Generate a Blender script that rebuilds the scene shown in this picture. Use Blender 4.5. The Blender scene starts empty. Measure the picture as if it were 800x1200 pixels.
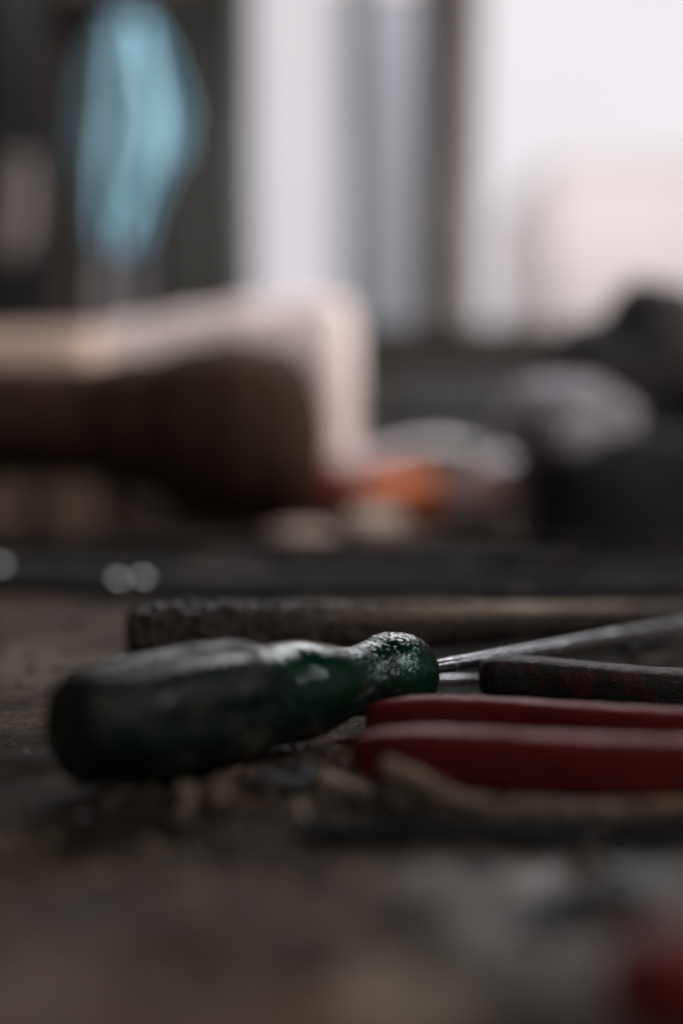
import bpy, bmesh, math, random
from mathutils import Vector, Matrix, noise, Quaternion
random.seed(7)
C = bpy.context.scene.collection
S = bpy.context.scene
PI = math.pi
# ---------------------------------------------------------------- camera
H = 0.087                       # camera height above the bench top (metres)
LENS = 40.0
FPX = 800 / 24 * LENS           # focal length in photo pixels
PITCH = math.atan(120 / FPX)
cam_d = bpy.data.cameras.new('camera'); cam = bpy.data.objects.new('camera', cam_d); C.objects.link(cam)
cam.location = (0, 0, H); cam.rotation_euler = (PI / 2 - PITCH, 0, 0)
cam_d.sensor_fit = 'HORIZONTAL'; cam_d.sensor_width = 24; cam_d.lens = LENS
cam_d.clip_start = 0.01; cam_d.clip_end = 60
cam_d.dof.use_dof = True; cam_d.dof.focus_distance = 0.322
cam_d.dof.aperture_fstop = 1.9
cam_d.dof.aperture_blades = 0
S.camera = cam
S.view_settings.view_transform = 'Standard'; S.view_settings.look = 'None'
S.view_settings.gamma = 1; S.view_settings.exposure = 0; S.view_settings.use_curve_mapping = False
S.cycles.max_bounces = 10; S.cycles.transmission_bounces = 8; S.cycles.transparent_max_bounces = 10
S.cycles.sample_clamp_indirect = 8; S.cycles.blur_glossy = 0.3
# ---------------------------------------------------------------- world: the dim light of the room
W = bpy.data.worlds.new('World'); S.world = W; W.use_nodes = True
bg = W.node_tree.nodes['Background']; bg.inputs[0].default_value = (1.0, 0.96, 0.94, 1); bg.inputs[1].default_value = 0.14
def area(name, loc, target, sx, sy, power, col=(1, 1, 1), spread=180):
    l = bpy.data.lights.new(name, 'AREA'); l.shape = 'RECTANGLE'; l.size = sx; l.size_y = sy
    l.energy = power; l.color = col; l.spread = math.radians(spread)
    o = bpy.data.objects.new(name, l); C.objects.link(o); o.location = loc
    o.rotation_euler = (Vector(target) - Vector(loc)).to_track_quat('-Z', 'Y').to_euler()
    return o
area('window_daylight', (0.10, 1.46, 0.82), (-0.02, 0.50, 0), 0.95, 0.30, 9.0, (0.97, 0.97, 1.0))
area('side_cloth_fill', (1.55, 0.75, 0.85), (-0.35, 1.45, 0.35), 0.7, 0.7, 4.2, (1.0, 0.95, 0.93), 50)  # added fill lamp that brightens the blue cloth, no source in view
area('right_window_daylight', (1.50, -0.30, 1.35), (0.03, 0.30, 0), 0.42, 0.50, 13.0, (1.0, 0.98, 0.97))

# ---------------------------------------------------------------- helpers
FW = Vector((0, math.cos(PITCH), -math.sin(PITCH))); UP = Vector((0, math.sin(PITCH), math.cos(PITCH)))
def ray(u, v): return FW * FPX + Vector((1, 0, 0)) * (u - 400) + UP * (600 - v)
def at_z(u, v, z=0.0):
    r = ray(u, v); return Vector((0, 0, H)) + r * ((z - H) / r.z)
def at_y(u, v, y):
    r = ray(u, v); return Vector((0, 0, H)) + r * (y / r.y)

def mesh_obj(name, bm, mat=None, parent=None, smooth=True):
    me = bpy.data.meshes.new(name); bm.to_mesh(me); bm.free()
    if smooth:
        for p in me.polygons: p.use_smooth = True
    o = bpy.data.objects.new(name, me); C.objects.link(o)
    if mat: me.materials.append(mat)
    if parent: o.parent = parent
    return o
def tag(o, label=None, cat=None, group=None, kind=None):
    if label: o['label'] = label
    if cat: o['category'] = cat
    if group: o['group'] = group
    if kind: o['kind'] = kind
    return o
def empty(name, loc=(0, 0, 0), rot=(0, 0, 0)):
    o = bpy.data.objects.new(name, None); C.objects.link(o); o.location = loc; o.rotation_euler = rot; o.empty_display_size = .02
    return o
def add_box(bm, x0, x1, y0, y1, z0, z1, bev=0.0, seg=2):
    r = bmesh.ops.create_cube(bm, size=1)
    for v in r['verts']:
        v.co = Vector(((x0 + x1) / 2 + v.co.x * (x1 - x0), (y0 + y1) / 2 + v.co.y * (y1 - y0), (z0 + z1) / 2 + v.co.z * (z1 - z0)))
    if bev:
        es = list({e for v in r['verts'] for e in v.link_edges})
        bmesh.ops.bevel(bm, geom=es, offset=bev, segments=seg, affect='EDGES', profile=.5)
def box(name, x0, x1, y0, y1, z0, z1, mat, parent=None, bev=0.0, seg=2):
    bm = bmesh.new(); add_box(bm, x0, x1, y0, y1, z0, z1, bev, seg)
    return mesh_obj(name, bm, mat, parent, smooth=False)
def loft(rings, closed_ring=True, cap=True):
    """rings: list of lists of points with the same count"""
    bm = bmesh.new(); vs = [[bm.verts.new(p) for p in r] for r in rings]; n = len(rings[0])
    for a, b in zip(vs[:-1], vs[1:]):
        for i in range(n if closed_ring else n - 1):
            j = (i + 1) % n
            bm.faces.new((a[i], a[j], b[j], b[i]))
    if cap and closed_ring:
        bm.faces.new(list(reversed(vs[0]))); bm.faces.new(vs[-1])
    bmesh.ops.recalc_face_normals(bm, faces=bm.faces)
    return bm
def tube(path, radius, n=16, section=None, noise_amp=0, noise_scale=1, twist=0):
    """sweep along a path; radius(t)->r ; section(angle,t)->factor (ry, rz)"""
    path = [Vector(p) for p in path]; rings = []; m = len(path)
    for k, p in enumerate(path):
        d = (path[min(k + 1, m - 1)] - path[max(k - 1, 0)]).normalized()
        side = d.cross(Vector((0, 0, 1)))
        side = side.normalized() if side.length > 1e-6 else Vector((1, 0, 0))
        up = side.cross(d).normalized(); t = k / (m - 1)
        r = radius(t) if callable(radius) else radius
        ring = []
        for i in range(n):
            a = 2 * PI * i / n + twist * t
            f = section(a, t) if section else 1
            fs = f if isinstance(f, tuple) else (f, f)
            q = p + side * math.cos(a) * r * fs[0] + up * math.sin(a) * r * fs[1]
            if noise_amp: q += (q - p).normalized() * noise_amp * noise.noise(q * noise_scale)
            ring.append(q)
        rings.append(ring)
    return loft(rings)
def spline(pts, n):
    pts = [Vector(p) for p in pts]; P = [2 * pts[0] - pts[1]] + pts + [2 * pts[-1] - pts[-2]]; out = []
    segs = len(pts) - 1
    for k in range(n):
        t = k / (n - 1) * segs; i = min(int(t), segs - 1); f = t - i
        a, b, c, d = P[i:i + 4]
        out.append(.5 * ((2 * b) + (c - a) * f + (2 * a - 5 * b + 4 * c - d) * f * f + (3 * b - a - 3 * c + d) * f ** 3))
    return out
def interp(tab, x):
    if x <= tab[0][0]: return tab[0][1]
    for (a, b), (c, d) in zip(tab[:-1], tab[1:]):
        if x <= c:
            f = (x - a) / (c - a); f = f * f * (3 - 2 * f); return b + (d - b) * f
    return tab[-1][1]
def sm(a, b, x):
    f = max(0, min(1, (x - a) / (b - a))); return f * f * (3 - 2 * f)
def fbm(p, o=4): return noise.fractal(p, 1.0, 2.0, o)

# ---------------------------------------------------------------- materials
class N:
    def __init__(s, name):
        s.m = bpy.data.materials.new(name); s.m.use_nodes = True; s.t = s.m.node_tree
        s.b = s.t.nodes['Principled BSDF']; s.out = s.t.nodes['Material Output']; s.tc = s.t.nodes.new('ShaderNodeTexCoord')
    def n(s, kind, **kw):
        o = s.t.nodes.new(kind)
        for k, v in kw.items(): setattr(o, k, v)
        return o
    def l(s, a, b): s.t.links.new(a, b)
    def noise(s, scale, detail=6, rough=.6, dist=0, stretch=None):
        x = s.n('ShaderNodeTexNoise'); x.inputs['Scale'].default_value = scale; x.inputs['Detail'].default_value = detail
        x.inputs['Roughness'].default_value = rough; x.inputs['Distortion'].default_value = dist
        if stretch:
            mp = s.n('ShaderNodeMapping'); mp.inputs['Scale'].default_value = stretch; s.l(s.tc.outputs['Object'], mp.inputs[0]); s.l(mp.outputs[0], x.inputs[0])
        else: s.l(s.tc.outputs['Object'], x.inputs[0])
        return x.outputs['Fac']
    def vor(s, scale, feature='SMOOTH_F1'):
        x = s.n('ShaderNodeTexVoronoi'); x.feature = feature; x.inputs['Scale'].default_value = scale
        s.l(s.tc.outputs['Object'], x.inputs[0]); return x.outputs['Distance']
    def ramp(s, fac, stops):
        r = s.n('ShaderNodeValToRGB'); e = r.color_ramp.elements
        while len(e) < len(stops): e.new(.5)
        for i, (p, c) in enumerate(stops):
            e[i].position = p; e[i].color = (c if len(c) == 4 else (*c, 1)) if not isinstance(c, (int, float)) else (c, c, c, 1)
        s.l(fac, r.inputs[0]); return r.outputs[0]
    def mix(s, fac, a, b, blend='MIX'):
        x = s.n('ShaderNodeMix', data_type='RGBA', blend_type=blend)
        for v, i in ((fac, 0), (a, 6), (b, 7)):
            if isinstance(v, (int, float)): x.inputs[i].default_value = v if i == 0 else (v, v, v, 1)
            elif isinstance(v, tuple): x.inputs[i].default_value = (*v, 1)
            else: s.l(v, x.inputs[i])
        return x.outputs[2]
    def math(s, op, a, b=0):
        x = s.n('ShaderNodeMath', operation=op)
        for v, i in ((a, 0), (b, 1)):
            if isinstance(v, (int, float)): x.inputs[i].default_value = v
            else: s.l(v, x.inputs[i])
        return x.outputs[0]
    def bump(s, h, dist=.001, strength=1.0, prev=None):
        b = s.n('ShaderNodeBump'); b.inputs['Distance'].default_value = dist; b.inputs['Strength'].default_value = strength
        s.l(h, b.inputs['Height'])
        if prev: s.l(prev, b.inputs['Normal'])
        return b.outputs[0]
    def set(s, **kw):
        for k, v in kw.items():
            i = s.b.inputs[k.replace('_', ' ')]
            if hasattr(v, 'is_linked') or hasattr(v, 'links'): s.l(v, i)
            elif isinstance(v, tuple): i.default_value = (*v, 1)
            else: i.default_value = v
        return s
def simple(name, col, rough=.7, metal=0, var=.35, scale=60, bump=.0004, bscale=None, col2=None, det=6, spec=.5):
    m = N(name); f = m.noise(scale, det)
    c2 = col2 or tuple(c * (1 - var) for c in col)
    c = m.ramp(f, [(.35, c2), (.65, col)])
    b = m.bump(m.noise(bscale or scale * 6, 6), bump)
    r = m.ramp(m.noise(scale * 2.3, 5), [(.3, max(0, rough - .12)), (.7, min(1, rough + .12))])
    m.set(Base_Color=c, Roughness=r, Metallic=metal, Normal=b); m.b.inputs['Specular IOR Level'].default_value = spec
    return m.m

# bench: dirty wood with grey cement-like smears, oil stains, dust, and painted shade and lit patches
def bench_mat():
    m = N('dirty_bench_wood')
    big = m.noise(16, 5, .6, .6); mid = m.noise(60, 7, .65, .3); fine = m.noise(420, 6, .7)
    grain = m.noise(40, 6, .6, .2, (1, 7, 1))
    base = m.ramp(mid, [(.3, (.012, .008, .006)), (.46, (.045, .029, .021)), (.58, (.11, .073, .050)), (.70, (.24, .175, .125))])
    wood = m.ramp(grain, [(.3, (.05, .032, .022)), (.7, (.16, .105, .065))])
    c = m.mix(m.ramp(big, [(.42, 0), (.6, .75)]), base, wood)
    c = m.mix(m.ramp(fine, [(.5, 0), (.75, .35)]), c, (.24, .19, .16))
    def blob(x, y, rx, ry, soft=.5, dist=.35):
        mp = m.n('ShaderNodeMapping'); mp.inputs['Location'].default_value = (-x / rx, -y / ry, 0); mp.inputs['Scale'].default_value = (1 / rx, 1 / ry, 0)
        add = m.n('ShaderNodeVectorMath', operation='ADD'); nz = m.n('ShaderNodeTexNoise'); nz.inputs['Scale'].default_value = 70; nz.inputs['Detail'].default_value = 5
        m.l(m.tc.outputs['Object'], nz.inputs[0]); sc = m.n('ShaderNodeVectorMath', operation='MULTIPLY_ADD')
        sc.inputs[1].default_value = (dist * 2,) * 3; sc.inputs[2].default_value = (-dist,) * 3
        m.l(nz.outputs['Color'], sc.inputs[0]); m.l(m.tc.outputs['Object'], mp.inputs[0]); m.l(mp.outputs[0], add.inputs[0]); m.l(sc.outputs[0], add.inputs[1])
        sep = m.n('ShaderNodeVectorMath', operation='MULTIPLY'); sep.inputs[1].default_value = (1, 1, 0); m.l(add.outputs[0], sep.inputs[0])
        g = m.n('ShaderNodeVectorMath', operation='LENGTH'); m.l(sep.outputs[0], g.inputs[0])
        return m.ramp(g.outputs['Value'], [(1 - soft, 1.0), (1.0, 0.0)])
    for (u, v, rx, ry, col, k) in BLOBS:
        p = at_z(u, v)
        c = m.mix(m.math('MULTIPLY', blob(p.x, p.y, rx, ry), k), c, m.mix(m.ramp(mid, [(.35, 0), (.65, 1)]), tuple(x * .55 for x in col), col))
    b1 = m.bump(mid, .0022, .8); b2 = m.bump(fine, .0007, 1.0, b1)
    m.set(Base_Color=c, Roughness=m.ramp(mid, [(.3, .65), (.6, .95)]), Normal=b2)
    m.b.inputs['Specular IOR Level'].default_value = .2
    return m.m
BLOBS = [(660, 1060, .030, .030, (.30, .29, .28), .9),
         (560, 1010, .020, .013, (.30, .27, .25), .8),
         (640, 1028, .008, .010, (.55, .51, .50), .95),
         (770, 1010, .022, .015, (.24, .24, .24), .8),
         (480, 1160, .014, .016, (.30, .235, .17), .8),
         (400, 1120, .010, .007, (.24, .19, .16), .5),
         (40, 1150, .014, .020, (.22, .165, .125), .8),
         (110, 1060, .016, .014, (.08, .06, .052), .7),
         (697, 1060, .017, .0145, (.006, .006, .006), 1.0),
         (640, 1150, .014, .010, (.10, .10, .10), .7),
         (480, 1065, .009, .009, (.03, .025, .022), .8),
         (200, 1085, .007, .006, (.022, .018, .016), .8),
         (70, 770, .06, .05, (.22, .17, .135), .8),  # bench patch painted lighter where window light falls
         (640, 800, .10, .060, (.018, .014, .012), .92), (560, 750, .16, .060, (.018, .014, .012), .9), (300, 955, .075, .010, (.030, .023, .019), .75), (560, 1000, .05, .006, (.03, .027, .025), .5), (20, 880, .020, .035, (.030, .018, .012), .95), (150, 965, .020, .012, (.030, .022, .018), .8), (330, 1000, .016, .008, (.035, .028, .024), .7), (300, 960, .02, .01, (.09, .062, .045), .5), (260, 985, .05, .012, (.028, .021, .017), .65), (90, 940, .035, .020, (.024, .018, .014), .8), (10, 1010, .012, .012, (.10, .07, .05), .6), (180, 1010, .016, .010, (.12, .085, .06), .6),  # dark ones paint shade around and before the tools; others are stains
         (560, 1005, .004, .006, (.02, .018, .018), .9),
         ]
M = {}
M['bench'] = bench_mat()
M['plaster'] = simple('stained_plaster', (.036, .034, .030), .9, 0, .25, 5, .001, 60)
M['lowwall'] = simple('brown_plaster', (.16, .13, .115), .9, 0, .3, 6, .001, 60)
M['darkpaint'] = simple('dark_cabinet_paint', (.014, .013, .013), .95, 0, .4, 6, spec=.1)
M['frame_grey'] = simple('grey_window_paint', (.058, .045, .038), .75, 0, .2, 10)
M['frame_teal'] = simple('teal_grey_window_paint', (.16, .20, .205), .6, 0, .15, 10)
M['frame_pale'] = simple('pale_window_paint', (.50, .46, .46), .6, 0, .12, 10)
M['floor'] = simple('concrete_floor', (.16, .15, .14), .85, 0, .3, 4, .002)
M['facade'] = simple('pale_rendered_facade', (.84, .745, .72), .9, 0, .12, .9)
M['facade2'] = simple('grey_facade', (.34, .345, .375), .9, 0, .15, .8)
M['ground'] = simple('yard_ground', (.3, .29, .28), .9, 0, .2, 1)
M['steel'] = None

def handle_mat():
    m = N('green_translucent_plastic')
    t = m.t
    g1 = m.noise(75, 7, .65, .5); g2 = m.noise(330, 6, .7)
    sep = m.n('ShaderNodeSeparateXYZ'); m.l(m.tc.outputs['Object'], sep.inputs[0]); X = sep.outputs['X']
    # pebbled cells get strong towards the collar end
    peb = m.vor(880, 'F1'); pebk = m.ramp(X, [(0, 0), (1, 1)])
    mr = m.n('ShaderNodeMapRange'); mr.interpolation_type = 'SMOOTHSTEP'
    m.l(X, mr.inputs['Value']); mr.inputs['From Min'].default_value = .074; mr.inputs['From Max'].default_value = .090
    hgt = m.math('MULTIPLY', m.math('SUBTRACT', 1.0, peb), mr.outputs[0])
    n1 = m.bump(g1, .0012, .5); n2 = m.bump(g2, .00012, .5, n1); n3 = m.bump(hgt, .0002, .5, n2)
    grime_k = m.n('ShaderNodeMapRange'); grime_k.interpolation_type = 'SMOOTHSTEP'
    m.l(X, grime_k.inputs['Value']); grime_k.inputs['From Min'].default_value = .040; grime_k.inputs['From Max'].default_value = .060
    grime_k.inputs['To Min'].default_value = .30; grime_k.inputs['To Max'].default_value = -.05
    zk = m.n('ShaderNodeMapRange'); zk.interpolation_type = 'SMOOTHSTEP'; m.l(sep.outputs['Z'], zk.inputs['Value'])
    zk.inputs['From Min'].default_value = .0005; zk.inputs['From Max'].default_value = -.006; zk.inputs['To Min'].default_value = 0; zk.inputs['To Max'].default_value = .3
    ek = m.n('ShaderNodeMapRange'); ek.interpolation_type = 'SMOOTHSTEP'; m.l(X, ek.inputs['Value'])
    ek.inputs['From Min'].default_value = .098; ek.inputs['From Max'].default_value = .108; ek.inputs['To Min'].default_value = 0; ek.inputs['To Max'].default_value = .10
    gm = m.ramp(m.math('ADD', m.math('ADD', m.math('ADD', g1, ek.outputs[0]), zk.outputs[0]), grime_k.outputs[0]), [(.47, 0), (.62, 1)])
    m.set(Base_Color=(.006, .26, .13), Roughness=m.ramp(g2, [(.3, .03), (.7, .10)]), Normal=n3, Transmission_Weight=.93, IOR=1.47)
    m.b.inputs['Coat Weight'].default_value = .0; m.b.inputs['Coat Roughness'].default_value = .12
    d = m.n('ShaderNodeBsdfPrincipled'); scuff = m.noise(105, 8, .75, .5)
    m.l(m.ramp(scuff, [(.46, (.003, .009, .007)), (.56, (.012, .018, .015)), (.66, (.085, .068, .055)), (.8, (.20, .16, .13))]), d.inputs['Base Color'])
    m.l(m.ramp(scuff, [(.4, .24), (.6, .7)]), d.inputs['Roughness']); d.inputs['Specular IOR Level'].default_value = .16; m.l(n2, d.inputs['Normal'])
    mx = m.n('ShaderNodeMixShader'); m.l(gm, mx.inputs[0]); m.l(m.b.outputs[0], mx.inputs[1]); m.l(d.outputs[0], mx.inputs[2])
    m.l(mx.outputs[0], m.out.inputs['Surface'])
    return m.m
def steel_mat(name, col=(.55, .56, .60), rough=.28, rust=.5):
    m = N(name); g = m.noise(90, 7, .65); f = m.noise(700, 5, .6, 0, (.15, 1, 1))
    rm = m.ramp(g, [(.52 + (1 - rust) * .15, 0), (.68 + (1 - rust) * .15, 1)])
    m.set(Base_Color=m.mix(rm, col, (.06, .035, .022)), Metallic=m.ramp(rm, [(0, 1), (1, .1)]), Roughness=m.mix(rm, rough, .8), Normal=m.bump(f, .0002, .6, m.bump(g, .0006, .5)))
    return m.m
def red_mat(name, col, dirt=.4, rough=.42):
    m = N(name); g = m.noise(70, 7, .65, .4); s = m.noise(300, 6, .7)
    c = m.mix(m.ramp(g, [(.5, 0), (.72, dirt)]), m.mix(m.ramp(s, [(.3, 0), (.8, .5)]), col, tuple(x * .6 for x in col)), (.02, .014, .012))
    w = m.noise(190, 8, .75, 1.0); c = m.mix(m.ramp(w, [(.60, 0), (.66, .85)]), c, (.018, .012, .011)); w2 = m.noise(330, 8, .75, .5); c = m.mix(m.ramp(w2, [(.68, 0), (.72, .8)]), c, (.30, .20, .17))
    m.set(Base_Color=c, Roughness=m.ramp(g, [(.3, rough), (.7, rough + .25)]), Normal=m.bump(s, .0005, .9, m.bump(g, .0014, .6))); m.b.inputs['Specular IOR Level'].default_value = .2
    return m.m
def crust_mat():
    m = N('crusted_bar'); sep = m.n('ShaderNodeSeparateXYZ'); m.l(m.tc.outputs['Object'], sep.inputs[0])
    mr = m.n('ShaderNodeMapRange'); m.l(sep.outputs['X'], mr.inputs['Value']); mr.inputs['From Min'].default_value = .05; mr.inputs['From Max'].default_value = .15
    zr = m.n('ShaderNodeMapRange'); m.l(m.math('ADD', sep.outputs['Z'], m.math('MULTIPLY', m.noise(160, 6, .7), .004)), zr.inputs['Value']); zr.inputs['From Min'].default_value = .0055; zr.inputs['From Max'].default_value = .0080  # upper side paler: lit top edge painted in, along with wear at right
    f = m.noise(260, 8, .7); g = m.noise(90, 5, .6, 0, (.25, 1, 1))
    crust = m.ramp(f, [(.35, (.006, .004, .003)), (.5, (.018, .011, .008)), (.62, (.075, .042, .028)), (.80, (.20, .15, .12))])
    worn_lit_top = m.ramp(g, [(.3, (.10, .065, .04)), (.6, (.40, .29, .19)), (.8, (.58, .47, .36))])
    m.set(Base_Color=m.mix(m.math('MULTIPLY', mr.outputs[0], zr.outputs[0]), crust, worn_lit_top), Roughness=m.ramp(f, [(.3, .32), (.7, .75)]), Normal=m.bump(f, .0014, 1))
    return m.m
M['handle'] = handle_mat(); M['steel'] = steel_mat('worn_steel', (.60, .61, .65), .24, .6); M['darksteel'] = steel_mat('dark_rusty_steel', (.025, .024, .024), .8, 1.3)
M['bright'] = steel_mat('polished_steel', (.17, .16, .17), .2, 0)
M['red'] = red_mat('red_plastic_grip', (.175, .018, .015))
def redblack():
    m = N('grimy_black_red_rubber'); g = m.noise(130, 7, .7, .4); f = m.noise(500, 6, .75); sc = m.noise(900, 3, .6, 0, (.2, 1, 1))
    c = m.ramp(g, [(.48, (.016, .012, .012)), (.60, (.075, .012, .010)), (.72, (.17, .022, .018))])
    c = m.mix(m.ramp(sc, [(.66, 0), (.74, .6)]), c, (.16, .14, .13))
    m.set(Base_Color=c, Roughness=m.ramp(f, [(.3, .35), (.7, .7)]), Normal=m.bump(f, .0009, 1, m.bump(g, .0012, .6))); m.b.inputs['Specular IOR Level'].default_value = .35
    return m.m
M['redblack'] = redblack()
M['crust'] = crust_mat()
M['cord'] = simple('tan_fibre', (.27, .195, .135), .85, 0, .7, 150, .0006, 900)
M['chip'] = simple('pale_wood_chip', (.30, .22, .155), .85, 0, .5, 200, .0004)
M['chipd'] = simple('dark_wood_chip', (.09, .065, .05), .85, 0, .5, 200, .0004)
M['chipg'] = simple('grey_metal_swarf', (.20, .21, .23), .55, .8, .4, 200, .0004)
M['sack'] = simple('pale_peach_canvas', (.90, .76, .72), .9, 0, .12, 9, .002, 90)
M['peach'] = simple('tan_peach_canvas', (.55, .39, .31), .9, 0, .2, 9, .002, 90)
M['roll'] = simple('dark_brown_leather', (.068, .037, .023), .85, 0, .4, 14, .0015, 120, spec=.2)
M['wood'] = simple('plain_wood', (.22, .155, .11), .7, 0, .3, 40)
M['palewood'] = simple('pale_wood', (.55, .40, .31), .7, 0, .2, 30)
M['paper'] = simple('pale_paper', (.80, .74, .78), .5, 0, .15, 12)
M['green'] = simple('green_print', (.12, .22, .08), .6)
M['orange'] = simple('orange_plastic', (.95, .19, .015), .5, 0, .2, 30, spec=.12)
M['pinkred'] = simple('faded_red_plastic', (.40, .07, .05), .5)
M['black'] = simple('black_bag_fabric', (.022, .021, .021), .85, 0, .4, 40, .001, 400)
M['greycloth'] = simple('dark_grey_cloth', (.085, .075, .075), .95, 0, .3, 12, .002, 200)
M['rag'] = simple('lavender_grey_rag', (.46, .42, .465), .95, 0, .2, 20, .002, 200)
M['bluecloth'] = N('light_blue_cloth').m
mm = bpy.data.materials['light_blue_cloth']; pb = mm.node_tree.nodes['Principled BSDF']
pb.inputs['Base Color'].default_value = (.34, .57, .68, 1); pb.inputs['Roughness'].default_value = .8
M['mat'] = simple('matte_black', (.008, .007, .007), .95, 0, .4, 30, .001, 300, spec=.12); M['shadow_lump'] = simple('shadow_and_lump_black', (.008, .0075, .0075), .95, 0, .4, 60, spec=.12)  # blacks for the added mat and rag, and for the shadow strip and lump
M['teal'] = simple('dark_teal_paint', (.12, .17, .16), .7); M['greybrown'] = simple('grey_brown_cloth', (.22, .19, .18), .9)
M['greyplastic'] = simple('grey_plastic_film', (.20, .19, .19), .7)
def glass_mat(nm='window_glass', tint=(.95, .96, .97)):
    m = N(nm); t = m.t; t.nodes.remove(m.b)
    tr = m.n('ShaderNodeBsdfTransparent'); tr.inputs[0].default_value = (*tint, 1); gl = m.n('ShaderNodeBsdfGlossy'); gl.inputs['Roughness'].default_value = .03
    fr = m.n('ShaderNodeFresnel'); mx = m.n('ShaderNodeMixShader'); m.l(fr.outputs[0], mx.inputs[0]); m.l(tr.outputs[0], mx.inputs[1]); m.l(gl.outputs[0], mx.inputs[2])
    m.l(mx.outputs[0], m.out.inputs['Surface']); return m.m
M['glass'] = glass_mat(); M['glass_tinted'] = glass_mat('tinted_window_glass', (.86, .86, .875))  # second glass has a greyer tint, for the left and middle panes
def sky_mat():
    m = N('overcast_sky'); e = m.n('ShaderNodeEmission'); c = m.ramp(m.noise(.15, 3), [(.3, (.93, .865, .90)), (.7, (1.0, .94, .955))])
    m.l(c, e.inputs[0]); e.inputs[1].default_value = 1.08; m.l(e.outputs[0], m.out.inputs['Surface']); return m.m
M['sky'] = sky_mat()

def lump(name, u, v, Y, rx_, ry_, rz_, mat, label, cat, amp=.15, sc=40, p=2.6, seed=0):
    c = at_y(u, v, Y); bm = bmesh.new(); bmesh.ops.create_icosphere(bm, subdivisions=5, radius=1)
    for vt in bm.verts:
        d = vt.co.normalized(); q = (abs(d.x) ** p + abs(d.y) ** p + abs(d.z) ** p) ** (-1 / p)
        w = Vector((d.x * rx_ * q, d.y * ry_ * q, d.z * rz_ * q)); f = 1 + amp * fbm(w * sc + Vector((seed, 0, 0)), 4)
        vt.co = w * f + Vector((c.x, Y, c.z))
        vt.co.z = max(vt.co.z, .0006)
    o = mesh_obj(name, bm, mat); tag(o, label, cat); return o
# ================================================================ the room and what is outside
YW = 1.70
def wx(u): return (u - 400) / FPX * YW
def wz(v): return at_y(400, v, YW).z
zs = wz(380)
def st(o): o['kind'] = 'structure'; return o
FL = -0.76
st(box('ceiling', -2.2, 2.4, -1.0, YW + .18, 2.204, 2.26, M['lowwall']))
st(box('floor', -2.2, 2.4, -1.0, YW, FL - .05, FL, M['floor']))
XL, XM0, XM1, XR = wx(287), wx(492), wx(536), wx(1010)
zt = 1.75
# window wall, butted pieces in one mesh
bm = bmesh.new()
add_box(bm, -2.2, XL - .004, YW, YW + .18, FL, 2.2)
add_box(bm, XL - .004, XR, YW, YW + .18, FL, zs - .03); add_box(bm, XL - .004, XR, YW, YW + .18, zt, 2.2); add_box(bm, XR, 2.4, YW, YW + .18, FL, 2.2)
st(mesh_obj('wall', bm, M['lowwall'], None, False))
win = empty('window', (0, 0, 0)); tag(win, 'tall window with bright panes and grey dividing post behind the bench', 'window')
box('sill', XL - .02, XR + .02, YW - .05, YW + .10, zs - .03, zs - .004, M['frame_grey'], win, .004)
box('mullion', XM0, XM1, YW + .0, YW + .07, zs, zt, M['frame_grey'], win, .003)
box('frame', XL - .002, XL + .012, YW + .01, YW + .08, zs, zt, M['frame_teal'], win, .002)
box('sash', wx(405), wx(433), YW + .03, YW + .08, zs, zt, M['frame_teal'], win, .003)
box('sash', XM1 + .0005, wx(566), YW + .04, YW + .09, zs, zt, M['frame_pale'], win, .003)
box('frame', XR - .04, XR - .002, YW + .01, YW + .08, zs, zt, M['frame_grey'], win, .003)
box('frame', XL + .013, XR - .041, YW + .02, YW + .08, zt - .04, zt - .002, M['frame_grey'], win, .003)
for a, b in ((XL + .013, wx(405) - .001), (wx(433) + .001, XM0 - .001), (wx(566) + .001, XR - .041)):
    box('pane', a, b, YW + .05, YW + .054, zs + .001, zt - .042, M['glass'] if a > XM1 else M['glass_tinted'], win)
# outside
st(box('yard', -14, 16, YW + .2, 26, FL - .5, FL - .4, M['ground']))
bm = bmesh.new(); bmesh.ops.create_grid(bm, x_segments=1, y_segments=1, size=1)
for v in bm.verts: v.co = Vector((v.co.x * 26, 26, v.co.y * 16 + 8))
st(mesh_obj('sky', bm, M['sky']))
area('outdoor_daylight', (-1.5, 3.2, 7.5), (3.0, 8.0, 1.5), 5, 4, 1500, (1, .98, .98))
# pale house across the yard, seen through the right panes
def house(name, x0, x1, y0, z1, mat, label, wins):
    h = empty(name, (0, 0, 0)); tag(h, label, 'building')
    box('wall', x0, x1, y0, y0 + 3, FL - .4, z1, mat, h)
    box('roof', x0 - .02, x1 + .02, y0 - .02, y0 + 3.02, z1 + .002, z1 + .10, M['facade'], h)
    for (a, b, c, d) in wins: box('window', a, b, y0 - .05, y0 - .005, c, d, M['frame_teal'], h)
    return h
def ox(u, Y): return (u - 400) / FPX * Y
house('house', ox(640, 9), ox(1100, 9), 9, 1.95, M['facade'], 'pale pink rendered house seen blurred through the right panes', [(4.2, 5.0, .5, 1.6)])
house('outbuilding', ox(395, 7), ox(512, 7), 7, 2.6, M['facade2'], 'grey outbuilding seen blurred through the narrow middle pane', [])

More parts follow.
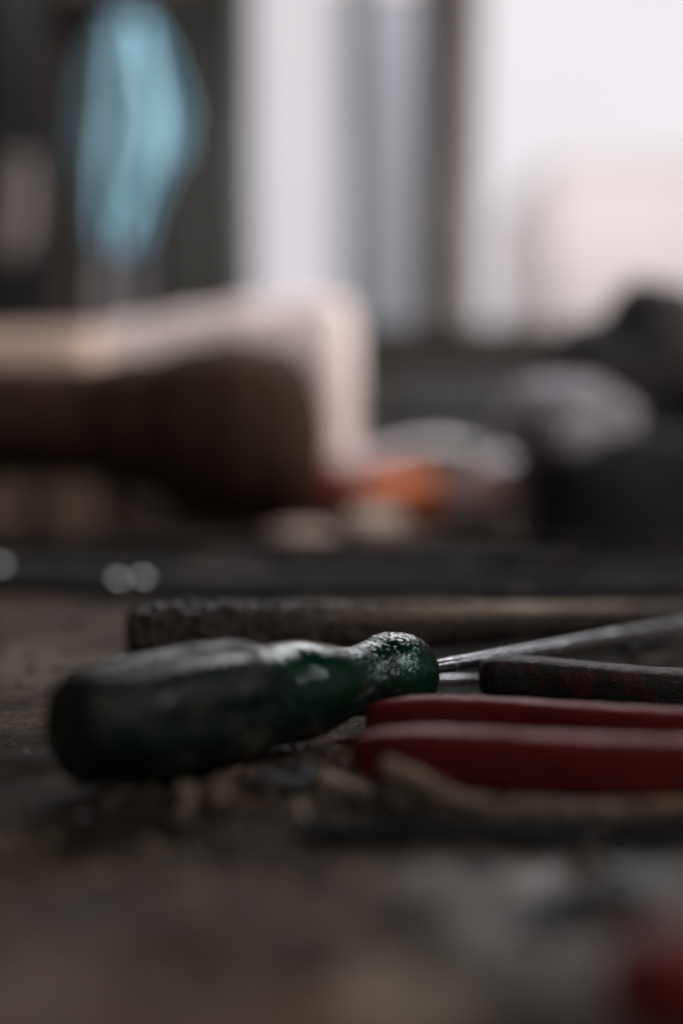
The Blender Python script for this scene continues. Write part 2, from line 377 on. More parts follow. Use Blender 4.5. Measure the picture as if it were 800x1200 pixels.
# left of the window: dark cabinet, panel, hanging things
cab = empty('cabinet', (0, 0, 0)); tag(cab, 'dark tall cabinet against the wall at the far left', 'cabinet')
box('carcass', wx(-220), wx(78), YW - .24, YW - .002, FL, 1.6, M['darkpaint'], cab, .004)
box('door', wx(-215), wx(-60), YW - .262, YW - .242, FL + .05, 1.55, M['darkpaint'], cab, .004)
box('door', wx(-55), wx(60), YW - .262, YW - .242, FL + .05, 1.55, M['darkpaint'], cab, .004)
box('handle', wx(-66), wx(-62), YW - .29, YW - .263, .15, .3, M['steel'], cab, .002)
pan = box('wall_panel', wx(192), wx(283), YW - .03, YW - .003, FL, 1.75, M['plaster'], None, .003); tag(pan, 'grey brown upright panel between the blue cloth and the window', 'panel')
pst = box('wooden_post', wx(172), wx(190), YW - .06, YW - .003, FL, 1.75, M['darkpaint'], None, .003); tag(pst, 'narrow dark post behind the blue cloth', 'post')
# hooks rail + blue cloth
rail = box('hook_rail', wx(90), wx(230), YW - .10, YW - .062, wz(-2), wz(16), M['frame_grey'], None, .003); tag(rail, 'grey rail on the wall that the blue cloth hangs from', 'rail')
def hanging(name, rows, Y, amp, mat, folds=9, seed=0, cols=60):
    rings = []; n = 50; v0, v1 = rows[0][0], rows[-1][0]
    L = [(r[0], r[1]) for r in rows]; R = [(r[0], r[2]) for r in rows]
    for k in range(n):
        v = v0 + (v1 - v0) * k / (n - 1); l, r = interp(L, v), interp(R, v); ring = []
        for i in range(cols):
            t = i / (cols - 1); u = l + (r - l) * t
            d = amp * math.sin(folds * t * PI + 1.5 * k / n + seed) * (.4 + .6 * math.sin(t * PI)) + amp * .8 * noise.noise(Vector((t * 3, k / n * 3, seed)))
            ring.append(at_y(u, v, Y - .02 + d))
        rings.append(ring)
    bm = loft(rings, False, False); o = mesh_obj(name, bm, mat)
    md = o.modifiers.new('thickness', 'SOLIDIFY'); md.thickness = .002
    return o
blue = hanging('blue_cloth', [(22, 128, 172), (44, 112, 186), (75, 98, 200), (130, 88, 219), (170, 86, 215), (220, 95, 188), (265, 103, 170), (292, 110, 160)], YW - .17, .022, M['bluecloth'], 5)
tag(blue, 'light blue cloth hanging against the dark wall left of the window', 'cloth')
g = hanging('grey_cloth', [(240, 112, 160), (300, 102, 166), (375, 96, 168), (430, 94, 170)], YW - .13, .012, M['greyplastic'], 3, 2)
tag(g, 'grey cloth hanging down below the blue cloth', 'cloth')
g = hanging('grey_brown_rag', [(180, 2, 34), (215, -5, 42), (260, -10, 40), (300, -12, 34)], YW - .30, .01, M['greybrown'], 3, 4); tag(g, 'grey brown rag hanging on the dark cabinet at the left edge', 'cloth')
g = box('green_canister', wx(-40), wx(46) - .02, YW - .60, YW - .45, .02, at_y(20, 275, YW - .55).z, M['teal'], None, .012, 3)

# ================================================================ the bench
bench = empty('workbench', (0, .55, FL)); tag(bench, 'dirty wooden workbench that all the tools lie on', 'workbench')
def bh(x, y):
    p = Vector((x, y, 0)); k = 1.0
    return -.0012 + k * (.0016 * fbm(p * 45, 5) + .0009 * fbm(p * 230, 4))
rings = []
NX, NY = 330, 330
xs = [-.42 + .84 * i / (NX - 1) for i in range(NX)]; ys = [.03 + .60 * j / (NY - 1) for j in range(NY)]
def bench_z(x, y):
    e = sm(.42, .38, abs(x)) * sm(.63, .60, y) * sm(.03, .05, y)
    return min(0, bh(x, y)) * e - .0004
bm = bmesh.new(); V = [[bm.verts.new((x, y - .55, bench_z(x, y) - FL)) for x in xs] for y in ys]
for j in range(NY - 1):
    for i in range(NX - 1): bm.faces.new((V[j][i], V[j][i + 1], V[j + 1][i + 1], V[j + 1][i]))
# the rest of the top, butted to the fine patch
def fill(x0, x1, y0, y1):
    a = [bm.verts.new((x, y - .55, -.0004 - FL)) for x, y in ((x0, y0), (x1, y0), (x1, y1), (x0, y1))]; bm.faces.new(a)
X0, X1, Y0, Y1 = -1.1, 1.1, -.15, 1.22
fill(X0, -.42, Y0, Y1); fill(.42, X1, Y0, Y1); fill(-.42, .42, .63, Y1); fill(-.42, .42, Y0, .03)
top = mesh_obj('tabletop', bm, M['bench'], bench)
# coordinates of the material are bench-local; shift the object so texture space equals world xy
for v in top.data.vertices: v.co.y += .55
top.location = (0, -.55, 0)
# thickness boards below the surface
box('slab', X0, X1, Y0 - .55, Y1 - .55, -.045 - FL, -.004 - FL, M['wood'], bench)
for sx in (X0 + .08, X1 - .08):
    for sy in (Y0 + .05, Y1 - .05): box('leg', sx - .035, sx + .035, sy - .55 - .035, sy - .55 + .035, 0, -.046 - FL, M['wood'], bench, .004)

# ================================================================ green screwdriver
A = at_z(78, 857, .0157); B_ = at_z(499, 784, .0122)
ax = (B_ - A); LEN = ax.length; ax.normalize()
print('handle length', LEN, 'angle', math.degrees(math.atan2(ax.y, ax.x)), A, B_)
rot = ax.to_track_quat('X', 'Z')
sd = empty('screwdriver', A); sd.rotation_mode = 'QUATERNION'; sd.rotation_quaternion = rot
tag(sd, 'screwdriver with grimy translucent green handle, in focus at centre', 'screwdriver')
prof = [(0, .0095), (.0008, .0114), (.003, .0127), (.0072, .0135), (.018, .0147), (.0297, .0155), (.044, .0156), (.0500, .0147), (.0545, .0134), (.0605, .0131), (.068, .0132), (.0757, .0115), (.082, .0096), (.087, .0093), (.092, .0101), (.0985, .0119), (.1035, .0118), (.108, .0106), (.112, .0078), (.1145, .0042)]
_pp = spline([(a, 0, b) for a, b in prof], 900)
def prof_r(x):
    lo, hi = 0, len(_pp) - 1
    while hi - lo > 1:
        m_ = (lo + hi) // 2
        if _pp[m_].x <= x: lo = m_
        else: hi = m_
    f = (x - _pp[lo].x) / max(1e-9, _pp[hi].x - _pp[lo].x); return _pp[lo].z + (_pp[hi].z - _pp[lo].z) * max(0, min(1, f))
k = LEN / .1145
NS, NA = 640, 300; rings = []
for j in range(NS):
    s = .1145 * j / (NS - 1); r0 = prof_r(s); ring = []
    fl = sm(.006, .014, s) * sm(.052, .0475, s)
    for i in range(NA):
        a = 2 * PI * i / NA
        f = 1 - .040 * fl * (max(0, math.cos(a * 6 + .6)) ** 1.5)
        p = Vector((s * 1.0, math.cos(a), math.sin(a)))
        w = .00022 * noise.noise(Vector((s * 90, math.cos(a) * 1.4, math.sin(a) * 1.4))) + .00010 * noise.noise(Vector((s * 500, math.cos(a) * 6, math.sin(a) * 6)))
        d = 0; pk = sm(.070, .084, s)
        if pk > 0:
            q = Vector((s, math.cos(a) * r0, math.sin(a) * r0)) * 860
            d = .00021 * pk * max(0, 1 - (noise.voronoi(q)[0][0] / .55) ** 2) + .00006 * noise.noise(q * .5)
        r = r0 * f + w + d
        ring.append(Vector((s * k, math.cos(a) * r, math.sin(a) * r)))
    rings.append(ring)
mesh_obj('handle', loft(rings), M['handle'], sd)
# square-ish steel shaft with bevelled corners
sh = []
SL = .172
for j in range(60):
    t = j / 59; x = LEN - .012 + SL * t; r = .0022 if t < .9 else .0022 + (t - .9) * .012
    ring = []
    for i in range(64):
        a = 2 * PI * i / 64; q = (abs(math.cos(a - .2)) ** 5 + abs(math.sin(a - .2)) ** 5) ** (-1 / 5) * .92
        q *= 1 - .42 * math.exp(-((a - 2.55) / .22) ** 2) * sm(.62, .30, t)
        zf = 1 if t < .9 else max(.14, 1 - (t - .9) * 9)
        y_, z_ = math.cos(a) * r * q, math.sin(a) * r * q
        c, s_ = math.cos(-.25), math.sin(-.25); ring.append(Vector((x, y_ * c - z_ * s_, (y_ * s_ + z_ * c) * zf)))
    sh.append(ring)
mesh_obj('shaft', loft(sh), M['steel'], sd)

# ================================================================ crusted crusted bar behind
p0 = Vector((at_y(146, 742, .362).x, .368, .0118)); p1 = Vector((.225, .470, .0046))
L2 = (p1 - p0).length; dn = (p1 - p0).normalized()
rings = []
NS, NA = 520, 96
pr = [(0, .0085), (.003, .0105), (.01, .0114), (.05, .0106), (.10, .0088), (.16, .0068), (.20, .0054), (.26, .0046), (.40, .005)]
for j in range(NS):
    x = L2 * (j / (NS - 1)) ** 1.2; r0 = interp(pr, x); rough = sm(.20, .03, x); ring = []
    for i in range(NA):
        a = 2 * PI * i / NA; c, s_ = math.cos(a), math.sin(a)
        q = Vector((x, c * r0, s_ * r0))
        d = rough * (.0016 * fbm(q * 330 + Vector((0, 0, x * 90)), 4) + .0008 * (noise.voronoi(q * 230)[0][0] - .45)) + .0003 * fbm(q * 90, 3)
        ring.append(Vector((x, c * (r0 * .94 + d), s_ * (r0 + d))))
    rings.append(ring)
ib = mesh_obj('iron_bar', loft(rings), M['crust']); ib.location = p0; ib.rotation_mode = 'QUATERNION'; ib.rotation_quaternion = dn.to_track_quat('X', 'Z')
tag(ib, 'rough crusted round bar tapering to the right, lying behind the green screwdriver', 'bar')

# ================================================================ pliers with red grips, and grimy pliers behind
def grip(name, pts, h, w, mat, parent, ridge=.0, n=90, m=40, tipl=.06, seed=0, pw=3.2):
    """a flattened plastic grip: h = height radius, w = half width, rounded left tip"""
    path = spline(pts, n); rings = []
    total = sum((a - b).length for a, b in zip(path[1:], path[:-1])); acc = 0
    for k, p in enumerate(path):
        if k: acc += (p - path[k - 1]).length
        d = (path[min(k + 1, n - 1)] - path[max(k - 1, 0)]).normalized(); side = d.cross(Vector((0, 0, 1))).normalized(); up = side.cross(d)
        e = min(1, acc / tipl); tip = math.sqrt(max(.02, 1 - (1 - e) ** 2.2)) if e < 1 else 1
        ring = []
        for i in range(m):
            a = 2 * PI * i / m; c, s_ = math.cos(a), math.sin(a)
            q = (abs(c) ** pw + abs(s_) ** pw) ** (-1 / pw)
            rz = h * q * (1 + ridge * (1 if s_ > .75 else 0)); rr = w * q
            z = s_ * rz * (.35 + .65 * tip); y = c * rr * tip
            pt = p + side * y + up * z; pt += (side * c + up * s_) * .00022 * noise.noise(pt * 160 + Vector((seed, 0, 0)))
            ring.append(pt)
        rings.append(ring)
    return mesh_obj(name, loft(rings), mat, parent)
rp = empty('red_pliers', (.06, .28, 0)); tag(rp, 'pliers with two smooth red grips, lying in front of the green screwdriver', 'pliers')
RP = Vector((.06, .28, 0))
def rel(p, o): return Vector(p) - o
hA = .0058
a0 = at_z(428, 823, .0105); a1 = at_z(560, 822, .0118); a2 = at_z(800, 835, .0120); a3 = a2 + Vector((.07, -.003, 0))
def cz(p, z): return Vector((p.x, p.y, z))
gA = [cz(a0, .0062), cz(a1, .0066), cz(a2, .0066), cz(a3, .0066)]
b0 = at_z(411, 872, .0085); b1 = at_z(520, 862, .0120); b2 = at_z(800, 873, .0122); b3 = b2 + Vector((.07, .008, 0))
gB = [cz(b0, .0062), cz(b1, .0068), cz(b2, .0068), cz(b3, .0068)]
print('red A', gA, 'B', gB)
grip('grip', [rel(p, RP) for p in gA], .0062, .0030, M['red'], rp, 0, 120, 44, .024, 1, 7)
grip('grip', [rel(p, RP) for p in gB], .0068, .0040, M['red'], rp, 0, 120, 44, .024, 5, 6)
# steel handles, pivot and jaws to the right (just outside the frame)
jx = .215
for s, e in ((gA[-1], .271), (gB[-1], .279)):
    bm = tube([rel(s + Vector((-.004, 0, 0)), RP), rel((s.x + .03, s.y + (e - s.y) * .5, .0066), RP), rel((jx, e, .0066), RP), rel((jx + .03, .275 + (.275 - e) * -.6, .0066), RP), rel((jx + .055, .275, .0066), RP)],
              lambda t: .0052 - .002 * max(0, t - .7) / .3, 12, lambda a, t: (.95, .8))
    mesh_obj('jaw', bm, M['darksteel'], rp)
bm = bmesh.new(); bmesh.ops.create_cone(bm, cap_ends=True, segments=24, radius1=.006, radius2=.0055, depth=.014, matrix=Matrix.Translation(rel((jx + .008, .275, .0072), RP)))
mesh_obj('pivot', bm, M['steel'], rp, False)

gp = empty('grimy_pliers', (.08, .33, 0)); GP = Vector((.08, .33, 0))
tag(gp, 'pliers with grimy black and red grip, between the steel shaft and the red grips', 'pliers')
g0 = at_z(561, 780, .0105); g1 = at_z(640, 772, .0140); g2 = at_z(800, 785, .0140); g3 = g2 + Vector((.06, -.004, 0))
print('grimy', g0, g1, g2)
gg = grip('grip', [rel(cz(p, .0075), GP) for p in (g0, g1, g2, g3)], .0066, .0060, M['redblack'], gp, 0, 160, 48, .007, 9)
e_ = cz(g3, .0075)
mesh_obj('jaw', tube([rel(e_ + Vector((-.004, 0, 0)), GP), rel(e_ + Vector((.03, .002, 0)), GP), rel(e_ + Vector((.06, .006, 0)), GP), rel(e_ + Vector((.085, .004, 0)), GP)], lambda t: .0058 - .002 * t, 12, lambda a, t: (1, .8)), M['darksteel'], gp)

# ================================================================ cord in front
pts = [at_y(448, 898, .243), at_y(480, 912, .241), at_y(520, 932, .238), at_y(565, 948, .236), at_y(620, 955, .234), at_y(700, 958, .234), at_y(770, 957, .236), at_y(850, 962, .238)]
pts = [Vector((p.x, p.y, max(p.z, .0026))) for p in pts]
print('cord', pts)
def cordsec(a, t): return 1 + .10 * math.cos(3 * a + t * 95)
co = mesh_obj('cord', tube(spline(pts, 240), lambda t: .0021 - .0006 * t + .0005 * math.sin(min(1, t * 3) * PI) + .0002 * noise.noise(Vector((t * 20, 0, 0))), 24, cordsec, .0003, 500), M['cord'])
tag(co, 'stiff tan twisted cord with raised end, in front of the red pliers', 'cord')

# flat bars, and the strip added as shadow in front of the cord
def bar(name, u0, v0, u1, v1, th, wid, mat, label, cat, bev=.0008, ext=0):
    a, b = at_z(u0, v0), at_z(u1, v1); d = (b - a).normalized(); b = b + d * ext; L = (b - a).length
    o = empty(name, (a.x, a.y, 0.0), (0, 0, math.atan2(d.y, d.x))); tag(o, label, cat)
    return o, L
def flat_bar(bm, x0, x1, w0, w1, z0, z1, n=40, amp=.0003, seed=0):
    rings = []
    for j in range(n):
        t = j / (n - 1); x = x0 + (x1 - x0) * t; w = w0 + (w1 - w0) * t; ring = []
        for (cy, cz_) in ((-1, .15), (-.92, 0), (.92, 0), (1, .15), (1, .85), (.92, 1), (-.92, 1), (-1, .85)):
            nn = amp * noise.noise(Vector((x * 70 + seed, cy, cz_)))
            ring.append(Vector((x, cy * w + nn, z0 + (z1 - z0) * cz_ + nn * .5)))
        rings.append(ring)
    b2 = loft(rings); me = bpy.data.meshes.new('t'); b2.to_mesh(me); bm.from_mesh(me); bpy.data.meshes.remove(me); b2.free()
# spanner, file, rod and chisel lying behind
o, L = bar('file', -30, 668, 330, 690, 0, 0, None, 'long dark flat file lying far left beyond the crusted bar', 'file')
bm = bmesh.new(); flat_bar(bm, 0, L, .011, .009, 0, .006, 40); mesh_obj('blade', bm, M['darksteel'], o, False)
bm = bmesh.new(); flat_bar(bm, L, L + .035, .004, .002, .001, .005, 10); mesh_obj('tang', bm, M['darksteel'], o, False)
o, L = bar('spanner', 350, 662, 640, 676, 0, 0, None, 'dark open ended spanner lying crosswise beyond the crusted bar', 'spanner')
bm = bmesh.new(); flat_bar(bm, .016, L - .016, .007, .008, .001, .008, 40); mesh_obj('shank', bm, M['darksteel'], o, False)
for x, s in ((0, -1), (L, 1)):
    ring0, ring1 = [], []
    for i in range(29):
        a = math.radians(35) + (2 * PI - math.radians(70)) * i / 28
        a2 = a + (0 if s > 0 else PI)
        ring0.append((a2, .017))
    bm = bmesh.new(); lo = []; 
    outer = [Vector((x + s * .004 + .017 * math.cos(a), .017 * math.sin(a), 0)) for a, _ in ring0]
    inner = [Vector((x + s * .004 + .0085 * math.cos(a), .0085 * math.sin(a), 0)) for a, _ in ring0]
    vs = [[bm.verts.new(p + Vector((0, 0, z))) for p in ring] for ring, z in ((outer, 0), (outer, .010), (inner, .010), (inner, 0))]
    for q in range(4):
        A1, B1 = vs[q], vs[(q + 1) % 4]
        for i in range(28): bm.faces.new((A1[i], A1[i + 1], B1[i + 1], B1[i]))
    bm.faces.new([vs[q][0] for q in range(4)]); bm.faces.new([vs[q][28] for q in range(3, -1, -1)])
    bmesh.ops.recalc_face_normals(bm, faces=bm.faces); mesh_obj('jaw', bm, M['darksteel'], o, False)
def rod(name, u0, v0, u1, v1, r, mat, label, cat, n=40, z=None):
    a, b = at_z(u0, v0, r), at_z(u1, v1, r)
    if z is not None: a.z = b.z = z
    o = mesh_obj(name, tube([a.lerp(b, i / (n - 1)) for i in range(n)], lambda t: r, 20, None, .0004, 120), mat); tag(o, label, cat); return o
rod('steel_rod', 470, 800, 640, 796, .0017, M['steel'], 'thin steel rod ending under the screwdriver collar, behind the grimy pliers', 'rod')
rod('iron_rod', 560, 700, 900, 694, .0040, M['darksteel'], 'dark iron rod just beyond the crusted bar at right', 'rod')
rod('long_iron_rod', 300, 640, 900, 648, .0055, M['darksteel'], 'long dark iron rod lying in front of the black bag', 'rod')
rod('iron_pipe', -120, 641, 240, 645, .007, M['darksteel'], 'dark iron pipe lying at left in front of the brown roll', 'pipe')

# black mat added to darken bench under rods, strip added as tool shadow
rings = []
for j in range(80):
    x = -.42 + .84 * j / 79; ring = []
    for (yy, zz) in ((.525, 0), (.525, .002), (.53, .0032), (.56, .0034), (.60, .0036), (.65, .0036), (.70, .0034), (.715, .002), (.715, 0)):
        nn = noise.noise(Vector((x * 9, yy * 11, 3))); ring.append(Vector((x, yy + .03 * nn + .03 * x, max(0, zz + .0012 * nn * (zz > .003)) + .0003)))
    rings.append(ring)
o = mesh_obj('darkening_mat', loft(rings), M['mat']); tag(o, 'black mat added to darken the bench under the rods and tools beyond the crusted bar', 'mat')
o, L = bar('shadow_strip', 350, 975, 830, 982, 0, 0, None, 'black flat strip added as the shadow just in front of the tan cord', 'shadow strip')
bm = bmesh.new(); flat_bar(bm, 0, L + .03, .0034, .0034, 0, .0016, 50, .0012); mesh_obj('strip', bm, M['shadow_lump'], o, False)
lump('dark_rag', 585, 668, .60, .040, .022, .007, M['mat'], 'crumpled black rag lying on the black mat right of centre', 'rag', .5, 60, 2.2, 41)
lump('leather_scrap', 250, 672, .60, .034, .016, .005, simple('brown_scrap_leather', (.07, .045, .034), .9, 0, .4, 60, spec=.15), 'curled brown leather scrap on the mat left of centre', 'leather scrap', .5, 60, 2.2, 42)
lump('coal_lump', 740, 672, .62, .030, .02, .008, M['shadow_lump'], 'dark irregular lump on the black mat at right', 'lump', .4, 50, 2.2, 43)
lump('putty_scrap', 75, 655, .66, .034, .02, .006, simple('brown_putty', (.10, .08, .07), .9, 0, .4, 60, spec=.15), 'flat brown putty scrap beyond the mat at left', 'putty scrap', .4, 50, 2.2, 44)
# shiny slotted screws that glint at left
def screw(u, v, y, label):
    p = at_y(u, v, y); o = empty('bolt', (p.x, p.y, 0)); tag(o, label, 'bolt', 'shiny bolts at the left of the bench')
    hv = ((Vector((.10, 1.46, .82)) - p).normalized() + (Vector((0, 0, H)) - p).normalized()).normalized()
    R = hv.to_track_quat('Z', 'Y').to_matrix().to_4x4(); hz = max(p.z, .004)
    bm = bmesh.new(); bmesh.ops.create_cone(bm, cap_ends=True, segments=28, radius1=.0034, radius2=.0022, depth=.002)
    bm.transform(Matrix.Translation((0, 0, hz)) @ R); mesh_obj('head', bm, M['bright'], o, False)
    bm = bmesh.new(); bmesh.ops.create_cone(bm, cap_ends=True, segments=16, radius1=.0014, radius2=.0014, depth=.009, matrix=Matrix.Translation((0, 0, -.0054)))
    bm.transform(Matrix.Translation((0, 0, hz)) @ R); mesh_obj('stem', bm, M['darksteel'], o)
screw(0, 663, .56, 'shiny bolt glinting at the very left edge of the photo')
screw(138, 680, .54, 'left one of the two touching shiny bolts left of centre')
screw(167, 678, .545, 'right one of the two touching shiny bolts left of centre')

# ================================================================ roll, sack, blocks
def rounded(name, rings, mat): 
    o = mesh_obj(name, loft(rings), mat); return o
Yr = .86
rx = lambda u: (u - 400) / FPX * Yr
cx = [(rx(-160), .036), (rx(0), .040), (rx(110), .042), (rx(170), .052), (rx(230), .066), (rx(285), .0705), (rx(338), .066), (rx(364), .054), (rx(380), .028), (rx(386), .006)]
rings = []
for j in range(110):
    x = rx(-160) + (rx(386) - rx(-160)) * (1 - (1 - j / 109) ** 1.35); r = interp(cx, x); zc = interp([(rx(-160), .082), (rx(110), .079), (rx(230), .0715), (rx(386), .068)], x)
    rings.append([Vector((x, Yr + math.cos(2 * PI * i / 64) * r, zc + math.sin(2 * PI * i / 64) * r + .0015 * noise.noise(Vector((x * 20, i * .2, 0))))) for i in range(64)])
o = rounded('leather_roll', rings, M['roll']); tag(o, 'large dark brown roll with rounded bulging end lying in front of the pale sack', 'roll')
for u, w, lab in ((8, .016, 'small tan wooden block under the roll at the left edge'), (86, .018, 'small tan wooden block under the roll, second from the left edge')):
    p = at_z(u, 622); b = box('wooden_block', p.x - w, p.x + w, .80, .90, 0, .036, M['wood'], None, .002); tag(b, lab, 'block')
# pale sack behind the roll
Ys = 1.0
def sxp(u): return (u - 400) / FPX * Ys
def szp(v): return at_y(400, v, Ys).z
topt = [(sxp(60), szp(392)), (sxp(110), szp(378)), (sxp(150), szp(368)), (sxp(230), szp(355)), (sxp(300), szp(342)), (sxp(385), szp(336)), (sxp(410), szp(345)), (sxp(420), szp(385))]
rings = []
for j in range(140):
    x = sxp(60) + (sxp(420) - sxp(60)) * j / 139; zt_ = interp(topt, x); ring = []
    e = sm(sxp(420) + .002, sxp(385), x); hy = .055 * (.55 + .45 * e)
    for i in range(64):
        a = 2 * PI * i / 64; c, s_ = math.cos(a), math.sin(a); q = (abs(c) ** 2.15 + abs(s_) ** 2.15) ** (-1 / 2.15)
        ring.append(Vector((x, Ys + .02 + c * q * hy + .004 * noise.noise(Vector((x * 14, a * 2, 1))), zt_ / 2 + s_ * q * zt_ / 2 * .93 + .0015 + .003 * noise.noise(Vector((x * 18, a, 3))))))
    rings.append(ring)
o = rounded('canvas_sack', rings, M['sack']); tag(o, 'pale pinkish sack with bright lit top standing behind the brown roll', 'sack')

rings = []
for j in range(80):
    x = -.52 + (sxp(150) + .52) * j / 79; e = math.sqrt(max(.05, 1 - max(0, (x - sxp(110)) / (sxp(150) - sxp(110))) ** 2)); R_ = .066 * e
    rings.append([Vector((x, Ys - .02 + math.cos(2 * PI * i / 56) * R_, .084 + .066 * 1.08 * e * math.sin(2 * PI * i / 56) + .003 * noise.noise(Vector((x * 14, i * .2, 8))))) for i in range(56)])
o = rounded('canvas_roll', rings, M['peach']); tag(o, 'tan peach fabric roll behind the dark roll at the left edge', 'fabric roll')
# ================================================================ middle: magazine, orange and red pieces, pale blocks
Yp = .98
def sheet(name, uv, Y0_, depth, mat, thick=.004, n=40):
    """a curling sheet: front-edge curve in (u,v) at Y0_, extruded back"""
    pts = spline([at_y(u, v, Y0_) for u, v in uv], n); rings = []
    for p in pts: rings.append([p, p + Vector((.01, depth, .01)), p + Vector((.01, depth, .01 - thick)), p - Vector((0, 0, thick))])
    return mesh_obj(name, loft(rings), mat, None, False)
lump('paper_bag', 490, 566, 1.0, .066, .04, .036, M['paper'], 'rumpled pale grey paper bag between the sack and the black bag', 'paper bag', .16, 16, 2.4, 31)
lump('white_paper', 590, 560, .93, .030, .03, .022, M['paper'], 'small crumpled pale paper leaning toward the black bag', 'paper', .25, 24, 2.2, 37)
o = mesh_obj('green_strip', tube([at_y(u, v, .955) for u, v in ((470, 533), (500, 528), (540, 530), (570, 536))], .005, 10), M['green']); tag(o, 'short green strip along the top of the rumpled paper bag', 'strip')
lump('orange_lighter', 468, 588, .90, .037, .055, .024, M['orange'], 'bright orange plastic piece in front of the rumpled paper bag', 'plastic piece', .10, 30)
lump('red_spool', 385, 572, .92, .018, .02, .022, M['pinkred'], 'faded red spool beside the rounded end of the brown roll', 'spool', .06)
lump('pale_wood_piece', 440, 618, .80, .024, .04, .014, M['palewood'], 'pale wooden offcut lying in front of the orange piece', 'offcut', .15, p=2.3)
lump('tan_wood_piece', 352, 632, .73, .024, .02, .009, M['palewood'], 'pale tan offcut lying below the rounded end of the roll', 'offcut', .15, p=2.3, seed=3)
lump('orange_scrap', 262, 648, .70, .034, .012, .004, M['orange'], 'thin orange brown strip lying below the brown roll', 'scrap', .05, p=4, seed=5).data.materials[0] = simple('rusty_orange', (.35, .14, .06), .7)
lump('brown_wood_piece', 548, 615, .82, .024, .02, .017, simple('reddish_brown_wood', (.12, .075, .06), .8), 'reddish brown wooden piece between the orange piece and the black bag', 'offcut', .08, p=4, seed=8)
lump('grey_stone', 175, 648, .68, .030, .02, .005, simple('grey_brown_stone', (.2, .17, .155), .8), 'flat grey brown scrap below the brown roll', 'scrap', .1, p=3, seed=12)
lump('blue_box', 545, 487, 1.30, .10, .04, .045, simple('slate_box', (.07, .07, .075), .8), 'low dark slate box behind the paper bag', 'box', .02, p=8, seed=2)

# black bag at right with dark grey cloth and pale rag
Yb = .78
lump('black_bag', 760, 590, Yb, .088, .06, .052, M['black'], 'black bag standing at the right edge of the bench', 'bag', .05, 14, 4)
lump('grey_jacket', 805, 462, Yb + .07, .112, .05, .068, M['greycloth'], 'dark grey cloth heaped on and behind the black bag', 'cloth', .35, 17, 2.0, 21)
lump('pale_rag', 663, 492, Yb - .01, .046, .055, .030, M['rag'], 'crumpled lavender grey rag on the left side of the black bag', 'rag', .30, 22, 2, 4)
lump('dark_cloth_peak', 790, 395, Yb + .08, .022, .02, .030, M['greycloth'], 'small dark peak of cloth sticking up before the window', 'cloth', .3, 40, 2, 9)

# red handle poking in at the bottom right corner
p = at_z(794, 1162, .008)
cr = empty('chisel', (p.x, p.y, 0)); tag(cr, 'chisel with dark red handle poking in at the bottom right corner', 'chisel')
path = [Vector((-.010 + .10 * i / 59, .002 - .02 * i / 59, .0085)) for i in range(60)]
mesh_obj('handle', tube(path, lambda t: .0085 * math.sqrt(max(.02, 1 - (1 - min(1, t / .10)) ** 2)) * (1 - .15 * math.sin(t * PI)), 40), M['red'], cr)
mesh_obj('blade', tube([Vector((.088 + .09 * i / 9, -.018 - .018 * i / 9, .0075)) for i in range(10)], .005, 12, lambda a, t: (1, .35)), M['steel'], cr)

# ================================================================ chips, shavings, crumbs
def chip(u, v, sx, sy, sz, mat, label, cat, name, yaw, tilt=.2, z=.0, seed=0):
    p = at_z(u, v, z); bm = bmesh.new(); bmesh.ops.create_cube(bm, size=1)
    bmesh.ops.subdivide_edges(bm, edges=bm.edges, cuts=2, use_grid_fill=True)
    for w in bm.verts:
        w.co = Vector((w.co.x * sx, w.co.y * sy, w.co.z * sz)); w.co += Vector((1, 1, .6)) * .0012 * noise.noise(w.co * 300 + Vector((seed, 0, 0)))
        w.co.z += .15 * (w.co.x ** 2) / sx
    bm.transform(Matrix.Rotation(yaw, 4, 'Z') @ Matrix.Rotation(tilt, 4, 'Y'))
    lo = min(w.co.z for w in bm.verts)
    o = mesh_obj(name, bm, mat, None, False); o.location = (p.x, p.y, -lo - .0006); tag(o, label, cat); return o
chip(238, 936, .011, .003, .0012, M['chip'], 'pale split wood chip in front of the screwdriver handle', 'wood chip', 'wood_chip', .3, .35, 0, 1)
chip(262, 940, .0045, .003, .006, M['cord'], 'upright tan splinter standing in front of the screwdriver handle', 'splinter', 'splinter', .2, .1, 0, 2)
chip(398, 928, .009, .005, .003, M['chip'], 'tan wood chip just left of the cord', 'wood chip', 'wood_chip', -.2, .2, 0, 3)
chip(330, 918, .012, .005, .002, M['chipg'], 'curled grey metal shaving below the screwdriver neck', 'metal shaving', 'metal_shaving', .1, .15, 0, 4)
chip(355, 912, .005, .004, .003, M['chipg'], 'small bright metal shaving nearest the red grips', 'metal shaving', 'metal_shaving', .9, .3, 0, 5)
chip(215, 962, .008, .004, .0015, M['chipd'], 'dark brown wood chip nearest the camera at left', 'wood chip', 'wood_chip', 1.0, .1, 0, 6)
chip(735, 766, .009, .004, .003, M['chipg'], 'grey metal scrap between the steel shaft and the grimy pliers', 'metal scrap', 'metal_scrap', .6, .4, 0, 7)
rc = random.Random(11)
KINDS = (('chip', 'wood_chip', 'small tan wood splinter in the debris before the tools', 'wood chip', 'tan wood splinters in front of the tools'),
         ('chipd', 'dark_wood_chip', 'small dark brown wood chip in the debris before the tools', 'wood chip', 'dark wood chips in front of the tools'),
         ('chipg', 'metal_shaving', 'tiny dull grey metal shaving in the debris before the tools', 'metal shaving', 'grey metal shavings in front of the tools'))
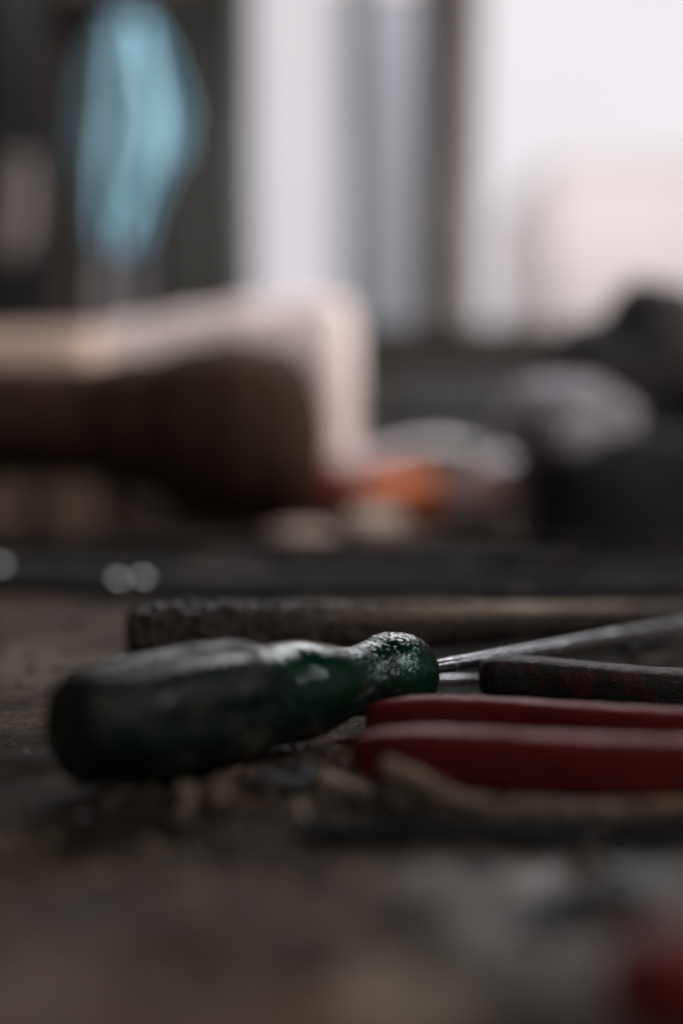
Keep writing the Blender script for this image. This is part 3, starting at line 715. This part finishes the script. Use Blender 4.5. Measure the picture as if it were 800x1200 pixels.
for q in range(44):
    u = rc.uniform(120, 470) if q % 3 else rc.uniform(0, 780); v = rc.uniform(900, 950) if q % 3 else rc.uniform(890, 1000); k_ = KINDS[0 if q % 5 == 0 else (1 if q % 5 < 4 else 2)]
    chip(u, v, rc.uniform(.002, .008), rc.uniform(.0006, .0022), rc.uniform(.0004, .0012), M[k_[0]], k_[2], k_[3], k_[1], rc.uniform(0, 3.1), rc.uniform(-.5, .5), 0, q)['group'] = k_[4]
# crumbs: one object, thousands of tiny angular grains in two materials
def crumbs(name, mat, n, label, smin, smax, seed):
    rnd = random.Random(seed); verts = []; faces = []
    occupied = lambda x, y: False
    for _ in range(n):
        y = .17 + .55 * rnd.random() ** 1.4; x = (rnd.random() * 2 - 1) * (.36 * y + .03)
        if fbm(Vector((x * 28, y * 28, seed)), 3) < rnd.uniform(-.25, .35): continue
        s = smin + (smax - smin) * rnd.random() ** 4; a = rnd.random() * 6.28; b0_ = len(verts)
        st_ = rnd.uniform(1, 2.6); z0 = bench_z(x, y) if abs(x) < .4 else 0
        for (dx, dy, dz) in ((-1, -1, 0), (1, -1, 0), (1, 1, 0), (-1, 1, 0), (-.5, -.6, 1), (.7, -.4, .8), (.4, .6, 1.1), (-.6, .5, .7)):
            dx *= s * st_ * rnd.uniform(.6, 1.2); dy *= s * rnd.uniform(.6, 1.2)
            verts.append((x + dx * math.cos(a) - dy * math.sin(a), y + dx * math.sin(a) + dy * math.cos(a), z0 - .0001 + dz * s * rnd.uniform(.7, 1.3)))
        for f in ((4, 5, 6, 7), (0, 1, 5, 4), (1, 2, 6, 5), (2, 3, 7, 6), (3, 0, 4, 7)): faces.append([b0_ + q for q in f])
    me = bpy.data.meshes.new(name); me.from_pydata(verts, [], faces); me.materials.append(mat)
    o = bpy.data.objects.new(name, me); C.objects.link(o); tag(o, label, 'debris', None, 'stuff')
crumbs('dirt_crumbs', M['chipd'], 9000, 'dark dirt crumbs scattered over the bench', .0002, .0016, 1)
crumbs('sawdust', M['chip'], 3500, 'pale sawdust grains scattered over the bench', .00015, .0012, 2)
crumbs('metal_filings', M['chipg'], 900, 'tiny grey metal filings scattered over the bench', .00015, .0009, 3)
tag(bpy.data.objects['green_canister'], 'dark green canister standing on the bench at the left edge', 'canister')
